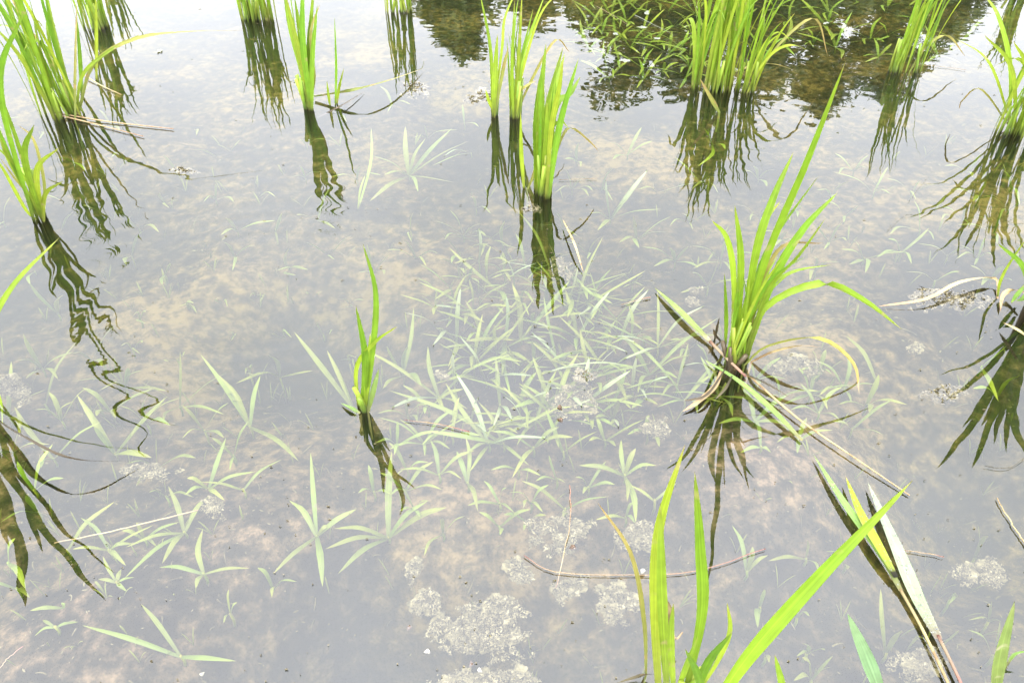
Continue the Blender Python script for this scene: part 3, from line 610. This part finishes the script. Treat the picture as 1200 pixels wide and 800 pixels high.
HAND = [
    (371, 628, [(364, 530), (339, 586), (418, 596), (320, 672), (378, 687), (389, 616)], 10, WEED, ()),
    (455, 630, [(459, 528), (381, 643), (396, 672), (502, 586), (524, 594), (391, 619)], 11, WEED, ()),
    (548, 566, [(535, 528), (546, 512), (560, 599)], 9, WEED, ()),
    (519, 626, [(545, 604), (497, 651), (518, 607)], 6, WEED, ()),
    (732, 557, [(678, 545), (735, 587), (728, 515), (745, 525), (769, 545), (745, 612)], 9, WEED, ()),
    (216, 624, [(197, 569), (145, 678), (147, 641), (246, 580), (190, 660)], 9, WEED, ()),
    (212, 769, [(96, 732), (165, 707), (277, 774)], 10, WEED, ()),
    (79, 645, [(135, 587)], 8, WEED, ()),
    (285, 574, [(233, 564), (330, 538)], 7, WEED, ()),
    (135, 532, [(90, 462), (196, 464), (178, 536), (110, 500)], 11, WEED, ()),
    (293, 500, [(235, 415), (256, 439), (350, 540), (305, 440)], 9, WEED, ()),
    (72, 493, [(57, 459), (104, 452), (40, 480), (85, 470)], 8, WEED, ()),
    (68, 368, [(34, 331), (75, 345)], 8, WEED, ()),
    (53, 475, [(90, 400)], 7, WEED, ()),
    (414, 478, [(383, 410), (344, 388), (400, 440)], 9, WEED, ()),
    (472, 440, [(453, 405), (494, 452), (449, 455), (485, 360), (478, 405)], 8, WEED, ()),
    (479, 206, [(435, 182), (475, 148), (499, 162), (530, 150), (550, 165), (533, 214), (433, 236), (450, 205), (490, 225)], 8, WEED, ()),
    (552, 180, [(520, 183), (505, 195)], 5, WEED, (0,)),
    (419, 248, [(435, 150), (428, 205)], 5, LIME, ()),
    (735, 182, [(752, 149), (710, 165), (765, 165), (718, 187)], 6, WEED, ()),
    (715, 257, [(710, 211), (759, 199), (775, 245), (690, 250), (735, 235), (700, 270)], 8, WEED, (0, 1)),
    (770, 226, [(823, 213), (748, 222)], 6, WEED, (0,)),
    (1012, 304, [(985, 292), (1014, 320), (1060, 295), (1000, 280), (995, 310)], 7, WEED, ()),
    (1028, 449, [(991, 393)], 8, WEED, ()),
    (949, 462, [(1005, 452), (956, 425), (925, 455), (970, 480), (935, 430), (915, 475)], 8, WEED, ()),
    (1038, 766, [(1032, 689), (1057, 738)], 10, WEED, ()),
    (1096, 763, [(1124, 738), (1075, 745)], 9, WEED, ()),
    (950, 797, [(976, 768), (930, 797), (940, 770)], 9, WEED, ()),
    (944, 655, [(900, 657), (946, 632), (960, 672)], 7, WEED, ()),
    (890, 712, [(896, 690), (888, 735)], 9, WEED, ()),
    (875, 670, [(858, 615), (900, 650), (882, 640)], 8, WEED, ()),
    (270, 720, [(268, 690), (262, 730), (278, 705)], 5, WEED, ()),
    (45, 600, [(0, 612), (30, 580)], 8, WEED, ()), (20, 690, [(-10, 685), (35, 700)], 8, WEED, ()),
    (65, 735, [(50, 726), (92, 728), (40, 745)], 6, WEED, ()), (75, 712, [(35, 715), (78, 707)], 7, WEED, ()),
    (590, 520, [(500, 505), (455, 457), (620, 545), (560, 470)], 9, WEED, ()),
    (625, 525, [(672, 512), (575, 505), (600, 560), (655, 500)], 9, WEED, ()),
    (660, 530, [(640, 480), (700, 505)], 8, WEED, ()),
    (535, 400, [(540, 335), (510, 385), (560, 375), (525, 430)], 8, WEED, (0,)),
    (516, 388, [(473, 366), (507, 405)], 8, WEED, (0, 1)),
    (533, 455, [(531, 413), (532, 500), (555, 430)], 7, WEED, (0,)),
    (592, 400, [(593, 345), (588, 440), (600, 470)], 7, WEED, (0,)),
    (586, 475, [(600, 492), (578, 500), (581, 420)], 7, WEED, (0, 1)),
    (1110, 300, [(1075, 285), (1130, 290)], 6, WEED, ()), (1095, 330, [(1060, 318), (1125, 318)], 5, WEED, ()),
    (1150, 430, [(1180, 405), (1170, 470)], 8, WEED2, ()), (1168, 465, [(1140, 455), (1195, 440)], 8, WEED2, ()),
    (40, 575, [(62, 520), (20, 540), (75, 560)], 9, WEED2, ()), (10, 660, [(18, 630), (30, 690)], 10, WEED2, ()),
    (835, 170, [(825, 150), (850, 175), (818, 195)], 7, WEED2, ()), (85, 190, [(100, 200), (65, 185)], 5, WEED2, ()), (1185, 220, [(1175, 200), (1195, 240)], 6, WEED2, ()),
]
for h in HAND: seedling(*h)
rd = random.Random(77)
def rnd_seedling(u, v, L, k, wpx, mat, fl=0.0):
    a0 = rd.uniform(0, 6.28); tips = []; af = []
    for i in range(k):
        a = a0 + i * 6.28 / k + rd.uniform(-.5, .5); l = L * rd.uniform(.5, 1.35)
        tips.append((u + math.cos(a) * l, v + math.sin(a) * l * 0.62 - (l * .3)))
        if rd.random() < fl: af.append(i)
    return seedling(u, v, tips, wpx, mat, tuple(af))
taken = [(h[0], h[1]) for h in HAND]
def scatter(n, fn, Lr, kr, wr, mat, fl, gap):
    c = 0; tries = 0
    while c < n and tries < n * 60:
        tries += 1
        u, v = fn()
        if any(abs(u - a) < gap and abs(v - b) < gap * .7 for a, b in taken): continue
        taken.append((u, v)); c += 1
        s = 0.55 + 0.45 * min(1, max(0, v) / 450)
        rnd_seedling(u, v, rd.uniform(*Lr) * s, rd.randint(*kr), rd.uniform(*wr) * s, mat, fl)
def ell(cu, cv, ru, rv):
    def f():
        a = rd.uniform(0, 6.28); r = math.sqrt(rd.random()) ** 1.15 * (1 + .3 * math.sin(3 * a + 1))
        return cu + math.cos(a) * r * ru, cv + math.sin(a) * r * rv
    return f
scatter(70, ell(648, 425, 175, 105), (26, 84), (3, 7), (5.5, 10), WEED, 0.16, 11)
scatter(16, ell(575, 330, 75, 45), (30, 50), (3, 5), (6, 8), WEED, 0.04, 20)
scatter(40, lambda: (rd.uniform(690, 830), rd.uniform(-10, 95)), (40, 70), (4, 6), (7, 10), WEED2, 0.0, 14)
scatter(22, lambda: (rd.uniform(860, 1130), rd.uniform(-10, 70)), (40, 70), (3, 6), (7, 10), WEED2, 0.0, 20)
scatter(34, lambda: (rd.uniform(660, 1200), rd.uniform(190, 340)), (26, 50), (3, 5), (5, 8), WEED, 0.0, 34)
scatter(10, lambda: (rd.uniform(880, 1020), rd.uniform(430, 530)), (30, 50), (3, 5), (6, 9), WEED, 0.0, 26)
scatter(22, lambda: (rd.uniform(0, 330), rd.uniform(140, 330)), (26, 48), (1, 3), (6, 8), WEED, 0.0, 38)
scatter(20, lambda: (rd.uniform(0, 330), rd.uniform(420, 700)), (30, 60), (3, 5), (6, 9), WEED, 0.0, 38)
scatter(14, lambda: (rd.uniform(330, 560), rd.uniform(120, 330)), (22, 45), (2, 4), (4, 7), WEED, 0.0, 42)
scatter(18, lambda: (rd.uniform(430, 780), rd.uniform(500, 620)), (24, 46), (3, 4), (6, 8), WEED, 0.0, 32)
scatter(14, lambda: (rd.uniform(150, 420), rd.uniform(300, 480)), (10, 20), (2, 3), (3, 4.5), WEED, 0.0, 34)
scatter(8, lambda: (rd.uniform(850, 1180), rd.uniform(640, 790)), (18, 34), (2, 3), (5, 7), WEED, 0.0, 40)

# words for each seedling: leaves, size, nearest thing and where from it
MARKS = [(427, 470, 'the slender three-blade rice shoot'), (858, 430, 'the tall arching rice plant'), (636, 228, 'the lone upright upper-centre rice'), (74, 136, 'the dense upper left rice clump'),
         (48, 254, 'the thin left-edge rice plant'), (362, 128, 'the slender rice with the trailing stalk'), (838, 104, 'the broad top rice clump'), (1058, 84, 'the top right rice tuft'), (1192, 158, 'the upper right-edge rice clump'),
         (1200, 366, 'the browning right-edge rice'), (805, 800, 'the large foreground rice'), (1060, 660, 'the silvery floating leaf'), (10, 540, 'the lower left dark reflection'), (560, 735, 'the big pale algae raft'),
         (1150, 672, 'the lone algae clump, lower right'), (290, 335, 'the ripple rings'), (640, 440, 'the dense seedling patch centre'), (720, 40, 'the reflected tall dark tree'), (668, 620, 'the reddish stalks'), (470, 20, 'the small top-edge rice tuft')]
CNT = ['', 'one-leaf', 'two-leaf', 'three-leaf', 'four-leaf', 'five-leaf', 'six-leaf', 'seven-leaf', 'eight-leaf', 'nine-leaf']
used = {}
def where(u, v):
    d = sorted((math.hypot(u - a, (v - b) * 1.3), a, b, nme) for a, b, nme in MARKS)
    return d
for root, u, v, k, wp, ext in WEEDS:
    size = 'large' if ext > 75 else 'small' if ext < 32 else ''
    done = None
    for dist, a, b, nme in where(u, v)[:8]:
        du, dv = u - a, v - b
        di = ('right of' if du > 0 else 'left of') if abs(du) > abs(dv) * 2 else ('below' if dv > 0 else 'above') if abs(dv) > abs(du) * 2 else ('below right of' if du > 0 else 'below left of') if dv > 0 else ('above right of' if du > 0 else 'above left of')
        far = 'close ' if dist < 55 else '' if dist < 130 else 'well '
        lab = ' '.join(f"{size} {CNT[k]} submerged seedling {far}{di} {nme}".split())
        if lab not in used: done = lab; break
    if not done:
        done = f"{CNT[k]} submerged seedling {lab.split('seedling ')[1]}, overlapping its neighbours"
    used[done] = 1
    tag(root, done, 'seedling', 'grass seedlings under the water')

# ------------------------------------------------------------------ algae rafts
def ico():
    import bmesh
    bm = bmesh.new(); bmesh.ops.create_icosphere(bm, subdivisions=3, radius=1)
    V = [v.co.copy() for v in bm.verts]; F = [tuple(v.index for v in f.verts) for f in bm.faces]; bm.free(); return V, F
IV, IF = ico()
def algae(label, u, v, ru, rv, seed, n, z=-0.02, size=7):
    """a ragged raft: a crumbly mass of tiny shreds and tufts, thick where the noise is high"""
    ra = random.Random(seed); root_loc = at(u, v, z); V, F = [], []
    off = Vector((seed * 3.7, 0, 0)); made = 0; area = ru * rv; want = int(min(5200, max(160, area * 1.05))); tries = 0
    while made < want and tries < want * 9:
        tries += 1
        a = ra.uniform(-1.15, 1.15); b = ra.uniform(-1.15, 1.15); rr = a * a + b * b
        if rr > 1.3: continue
        U_, V_ = u + a * ru, v + b * rv
        f = noise.noise(Vector((U_ / 26, V_ / 20, 0)) + off) + 0.6 * noise.noise(Vector((U_ / 9, V_ / 7, 3)) + off) + 0.55 - 0.95 * rr
        if f < 0.12: continue
        lump = max(0, noise.noise(Vector((U_ / 7, V_ / 5.5, 7)) + off))
        q = at(U_, V_, z); q.z = max(q.z + 0.022 * lump * min(1, f) + ra.uniform(-.003, .002) - .006 * rr, mud_z(q.x, q.y) + .002)
        made += 1; p_ = px(q); s_ = p_ * ra.uniform(.5, 1.5) * (1.7 if ra.random() < .07 else 1); o = len(V)
        d = [Vector((ra.gauss(0, 1), ra.gauss(0, 1), ra.gauss(0, .55))) * s_ for _ in range(4)]
        V += [q + x - root_loc for x in d]; F += [(o, o + 1, o + 2), (o, o + 2, o + 3), (o, o + 3, o + 1)]
    # the soft mass beneath the shreds
    for k in range(int(n * .75)):
        a = ra.gauss(0, .36); b = ra.gauss(0, .36)
        rr = a * a + b * b; U_, V_ = u + a * ru, v + b * rv
        if noise.noise(Vector((U_ / 26, V_ / 20, 0)) + off) + 0.6 * noise.noise(Vector((U_ / 9, V_ / 7, 3)) + off) + 0.55 - 0.95 * rr < .22: continue
        q = at(U_, V_, z - .009); q.z = max(q.z, mud_z(q.x, q.y) + .002); rr = size * .85 * px(q) * ra.uniform(.4, 1.1); o = len(V); oo = ra.uniform(0, 50)
        for p in IV:
            d = 1 + .6 * noise.noise(p * 1.6 + Vector((oo, 0, 0))) + .45 * noise.noise(p * 4.5 + Vector((0, oo, 0))) + .3 * noise.noise(p * 11 + Vector((0, 0, oo)))
            V.append(q + Vector((p.x * rr * d * 1.2, p.y * rr * d * 1.2, p.z * rr * d * .45)) - root_loc)
        F += [tuple(i + o for i in f) for f in IF]
    o = link('algae_clump', mesh('algae_clump', V, F), None, ALGAE); o.location = root_loc
    tag(o, label, 'algae', 'algae clumps drifting in the water')
for i, a in enumerate([
    ('big pale crusty algae raft at the bottom edge, left of the foreground rice', 565, 740, 70, 45, 130, 9),
    ('algae crust at the bottom edge below the big raft', 560, 797, 90, 18, 60, 9),
    ('small white-flecked algae tuft at the upper left tip of the big raft', 484, 667, 14, 20, 16, 7),
    ('pale algae strand running down the left side of the big raft', 500, 705, 22, 26, 30, 8),
    ('round algae cushion right of the big raft', 585, 715, 34, 28, 46, 8),
    ('algae tuft between the big raft and the reddish stalks', 608, 672, 24, 22, 30, 8),
    ('wispy algae patch under the crossing reddish stalks', 655, 625, 50, 30, 42, 7),
    ('greyish algae patch left of the foreground rice stalk', 722, 705, 32, 28, 40, 8),
    ('fuzzy algae patch beneath the horizontal reddish stalk', 668, 690, 30, 20, 26, 7),
    ('algae cloud in the lower part of the dense seedling patch', 672, 470, 42, 26, 56, 7),
    ('pale algae cloud at the lower right of the dense seedling patch', 766, 498, 28, 18, 34, 7),
    ('algae wisps left of the foreground rice blades', 752, 625, 34, 24, 36, 7),
    ('lone round algae clump at the lower right', 1150, 672, 36, 24, 60, 8),
    ('straggling algae film left of the browning right-edge rice', 1110, 350, 60, 20, 40, 6),
    ('small algae dab right of the arched dry blade', 1073, 407, 9, 6, 8, 6),
    ('algae mat at the foot of the arched dry blade', 932, 428, 34, 16, 34, 6),
    ('algae smear left of the ripple-broken reflection, lower left', 175, 552, 48, 14, 36, 6),
    ('small algae smear right of the yellow stalk, lower left', 248, 592, 20, 16, 18, 6),
    ('algae dabs at the left edge above the dark reflection', 12, 455, 34, 22, 26, 6),
    ('algae tuft below the lone upright upper-centre rice', 655, 312, 22, 16, 18, 5),
    ('round algae dab left of the floating leaf of the tall arching rice', 812, 352, 10, 10, 10, 6),
    ('algae crumbs upper centre right, left of the tall arching rice', 822, 335, 22, 10, 14, 5),
    ('algae film beside the thin rice stems at upper centre', 562, 115, 22, 14, 22, 4.5),
    ('pale algae film crossing the small top-edge tuft reflection', 487, 103, 22, 12, 22, 4),
    ('algae scum among the dark fan reflection at the right', 1105, 460, 34, 14, 26, 5),
    ('algae mush in the lower right corner', 1080, 775, 40, 24, 36, 8),
    ('algae fringe at the foot of the lone upright upper-centre rice', 618, 245, 22, 10, 16, 4.5),
    ('straw-coloured scum streak below the upper left clump', 210, 200, 30, 5, 18, 3.5),
    ('small algae tuft within the left of the seedling patch', 520, 438, 13, 10, 10, 6),
    ('small scum spot beside the central patch, lower left', 688, 442, 18, 10, 12, 5),
]):
    surf = any(s in a[0] for s in ('film', 'scum', 'fringe'))
    algae(a[0], a[1], a[2], a[3], a[4], 300 + i, a[5], -0.001 if surf else -0.020, a[6])

# ------------------------------------------------------------------ loose stalks and straw
def stalk(name, cat, label, q, mat, r0, r1, z=0.003, group='stalks and straws lying in the water'):
    pts = [at(u, v, z if not isinstance(z, (list, tuple)) else z[i]) for i, (u, v) in enumerate(q)]
    o0 = pts[0].copy()
    pts = catmull(pts, 16); js = random.Random(len(label)); pts = [q + Vector((js.uniform(-1, 1), js.uniform(-1, 1), 0)) * r0 * .5 for q in pts]
    V, F, U = tube(pts, r0 * .36, r1 * .36, 6, o0); o = link(name, mesh(name, V, F, U), None, mat); o.location = o0
    tag(o, label, cat, group)
stalk('stalk', 'stalk', 'long reddish stalk lying across the water left of the foreground rice', [(614, 650), (650, 670), (740, 673), (815, 669), (897, 642)], PINK, .0016, .0014)
stalk('stalk', 'stalk', 'upright reddish stalk crossing the long one at its left end', [(651, 690), (660, 650), (668, 610), (668, 568)], PINK, .0016, .0014, [-.02, .001, .004, .004])
stalk('straw', 'straw', 'yellow flat stalk lying across the lower left water', [(64, 636), (140, 620), (232, 598)], STRAW, .0022, .0028, -.003)
stalk('stalk', 'stalk', 'short pink stalk behind the silvery floating leaf', [(1055, 644), (1080, 647), (1106, 652)], PINK, .0014, .0012)
stalk('straw', 'straw', 'brown straw tip at the right edge, lower right', [(1168, 583), (1185, 612), (1204, 640)], STRAW, .0020, .0026)
stalk('straw', 'straw', 'dark bent straw at the right edge beneath the reflected fan', [(1155, 546), (1180, 548), (1204, 535)], DARK, .0012, .0010)
stalk('straw', 'straw', 'reddish curved root at the lower left corner', [(-6, 792), (8, 772), (28, 756)], PINK, .0016, .0014, -.01)
stalk('straw', 'straw', 'dead pinkish stalk left of the dense seedling patch', [(474, 492), (515, 497), (550, 506)], PINK, .0012, .0022)
stalk('straw', 'straw', 'short reddish stick above the dense seedling patch', [(728, 357), (745, 352), (762, 348)], PINK, .0012, .0022)
stalk('straw', 'straw', 'thin dark stem leaning in the upper right water', [(1088, 207), (1066, 235), (1040, 270)], DARK, .0010, .0008, [.05, .02, .002])
stalk('straw', 'straw', 'faint thin straw on the water right of the upper-centre rice', [(655, 211), (680, 210), (700, 209)], STRAW, .0012, .0010)
stalk('straw', 'straw', 'pale floating straw in the top reflection, left of the broad clump', [(700, 8), (718, 18), (737, 30)], STRAW, .0022, .0014)
stalk('straw', 'straw', 'white bent leaf strip in the top tree reflection', [(744, 18), (764, 28), (786, 39)], FLAKE, .0040, .0012)
stalk('straw', 'straw', 'reddish straw flat on the water under the top right tuft', [(1072, 76), (1100, 78), (1132, 82)], STRAW, .0022, .0012)

# ------------------------------------------------------------------ snails and shells
def snail(label, u, v, mat, spx, seed, z=0.0):
    rs = random.Random(seed); c = at(u, v, z); s = spx * px(c)
    V, F = [], []; nn, sg = 36, 7
    for i in range(nn + 1):                    # a tapering tube wound into a spire
        t = i / nn; a = t * 6.28 * 3.2; rad = s * .32 * (1 - t) ** .8; rr = s * .34 * (1 - t) ** .9 + s * .01
        cc = Vector((math.cos(a) * rad, math.sin(a) * rad, s * 1.25 * t))
        e1 = Vector((math.cos(a), math.sin(a), 0)); e2 = Vector((0, 0, 1))
        for k in range(sg):
            th = k * 6.28 / sg; V.append(cc + e1 * math.cos(th) * rr + e2 * math.sin(th) * rr)
    for i in range(nn):
        for k in range(sg): F.append((i * sg + k, i * sg + (k + 1) % sg, (i + 1) * sg + (k + 1) % sg, (i + 1) * sg + k))
    F.append(tuple(range(sg)))
    o = link('pond_snail', mesh('pond_snail', V, F), None, mat); o.location = c + Vector((0, 0, s * .3))
    o.rotation_euler = (R(80), rs.uniform(-.4, .4), rs.uniform(0, 6.28)); tag(o, label, 'snail', 'small snails on the scum')
snail('dark snail left of the foreground rice above the long reddish stalk', 672, 642, SHELL, 6, 1, -.004)
snail('dark snail at the left edge of the big algae raft', 480, 735, SHELL, 5, 2, -.004)
snail('dark snail on the algae at the bottom edge', 553, 780, SHELL, 5, 3, -.004)
snail('brown snail in the dense seedling patch, upper of two', 655, 478, SHELL, 5, 4, -.002)
snail('brown snail in the dense seedling patch, lower of two', 658, 493, SHELL, 5, 5, -.002)
snail('white shell on the big algae raft', 502, 763, SHELLW, 5, 6, -.002)
snail('white shell at the bottom edge right of a dark snail', 561, 785, SHELLW, 4.5, 7, -.002)
snail('white speck of shell on the long reddish stalk', 753, 669, SHELLW, 5, 8, .003)
snail('white shell on the mud at the lower left', 236, 791, SHELLW, 4, 9, -.03)

# ------------------------------------------------------------------ floating flakes in the top reflection
rf = random.Random(91)
def flake(label, u, v, w_, h_):
    c = at(u, v, .002); V, F = [], []; n = 11
    V.append((0, 0, .0015))
    for k in range(n):
        a = k * 6.28 / n; r = rf.uniform(.35, 1.1) * .8
        q = at(u + math.cos(a) * w_ * r, v + math.sin(a) * h_ * r, .002 + rf.uniform(-.001, .0025)) - c; V.append(q)
    for k in range(n): F.append((0, 1 + k, 1 + (k + 1) % n))
    o = link('floating_flake', mesh('floating_flake', V, F), None, FLAKE); o.location = c
    tag(o, label, 'flake', 'pale flakes floating on the reflection')
for l, u, v, a, b in [('pale flake in the top reflection, uppermost beside the white leaf strip', 758, 15, 5, 3), ('pale flake below the white bent leaf strip', 753, 32, 10, 2), ('small pale flake under the bright weeds reflection', 770, 45, 6, 1.8),
                      ('long pale flake floating left of the broad rice clump', 733, 71, 12, 3), 
                      ('tiny pale flake left of the long flake', 712, 72, 4, 2), ('pale flake right of the broad clump, in the reflection', 968, 27, 6, 2), ('little white flake right of the broad clump foot', 935, 48, 6, 2),
                      ('thin pale flake over the upper tree reflection', 722, 40, 5, 2), ('pale scrap beside the straw at the top left reflection', 502, 30, 9, 2), ('pale crumb right of the upper left clump', 187, 60, 6, 3)]:
    flake(l, u, v, a, b)

# ------------------------------------------------------------------ crumbs and tiny sprouts on the mud
V, F = [], []
rc = random.Random(101)
for k in range(3600):
    y = rc.uniform(.4, 1) ** 1.0; u = rc.uniform(-30, 1230); v = rc.uniform(60, 830)
    q = at(u, v, -.06); q.z = mud_z(q.x, q.y) + .004
    s = rc.uniform(.4, 1.5) * px(q) * (1.8 if rc.random() < .08 else 1); a = rc.uniform(0, 6.28); l = s * rc.uniform(1, 2.2)
    d = Vector((math.cos(a) * l, math.sin(a) * l, rc.uniform(-.3, .8) * s)); e = Vector((-math.sin(a) * s * .6, math.cos(a) * s * .6, 0)); o = len(V)
    V += [q - d, q + e, q + d, q - e, q + Vector((0, 0, s * .7))]; F += [(o, o + 1, o + 4), (o + 1, o + 2, o + 4), (o + 2, o + 3, o + 4), (o + 3, o, o + 4)]
for k in range(260):
    u = rc.uniform(-30, 1230); v = rc.uniform(120, 830); q = at(u, v, -.06); q.z = mud_z(q.x, q.y) + .004
    a = rc.uniform(0, 6.28); l = rc.uniform(5, 20) * px(q); e = q + Vector((math.cos(a) * l, math.sin(a) * l, 0)); e.z = mud_z(e.x, e.y) + .004
    v2, f2, _ = tube(bez(q, (q + e) / 2 + Vector((rc.uniform(-.2, .2) * l, rc.uniform(-.2, .2) * l, .003)), e, 4), .0012, .0006, 4)
    o = len(V); V += v2; F += [tuple(i + o for i in f) for f in f2]
tag(link('mud_debris', mesh('mud_debris', V, F), None, DEBRIS), 'crumbs of rotting leaf scattered over the mud bed', 'debris', kind='stuff')
V, F, UV = [], [], []
for k in range(420):
    u = rc.uniform(-20, 1220); v = rc.uniform(130, 800)
    q = at(u, v, -.05); q.z = mud_z(q.x, q.y); L_ = rc.uniform(6, 16) * px(q); w_ = rc.uniform(1.3, 2.6) * px(q)
    for i in range(rc.randint(1, 3)):
        a = rc.uniform(0, 6.28); tip = q + Vector((math.cos(a) * L_, math.sin(a) * L_, min(.03, -q.z * .5)))
        r = ribbon(bez(q, (q + tip) / 2 + Vector((0, 0, .008)), tip, 4), w_, Vector((-math.sin(a), math.cos(a), 0)), rnd=rc)
        o = len(V); V += r[0]; F += [tuple(j + o for j in f) for f in r[1]]; UV += r[2]
tag(link('tiny_sprouts', mesh('tiny_sprouts', V, F, UV), None, WEED), 'hair-thin green sprouts scattered over the mud bed', 'sprouts', kind='stuff')

# specks of pollen and dust on the surface
V, F = [], []
for k in range(900):
    u = rc.uniform(-30, 1230); v = rc.uniform(0, 830)
    if noise.noise((u / 130, v / 90, 2.2)) < rc.uniform(-.25, .35): continue
    q = at(u, v, .0012); r = rc.uniform(.4, 1.3) * px(q); a0 = rc.uniform(0, 6.28); o = len(V); n = rc.choice((4, 5, 6)); st = rc.uniform(1, 2.6)
    V += [q + Vector((math.cos(a0 + j * 6.28 / n) * r * st * rc.uniform(.6, 1), math.sin(a0 + j * 6.28 / n) * r * rc.uniform(.6, 1), rc.uniform(0, .0006))) for j in range(n)]
    F.append(tuple(range(o, o + n)))
tag(link('surface_dust', mesh('surface_dust', V, F, None, False), None, DEBRIS), 'fine specks of dust and pollen drifting on the water', 'dust', kind='stuff')
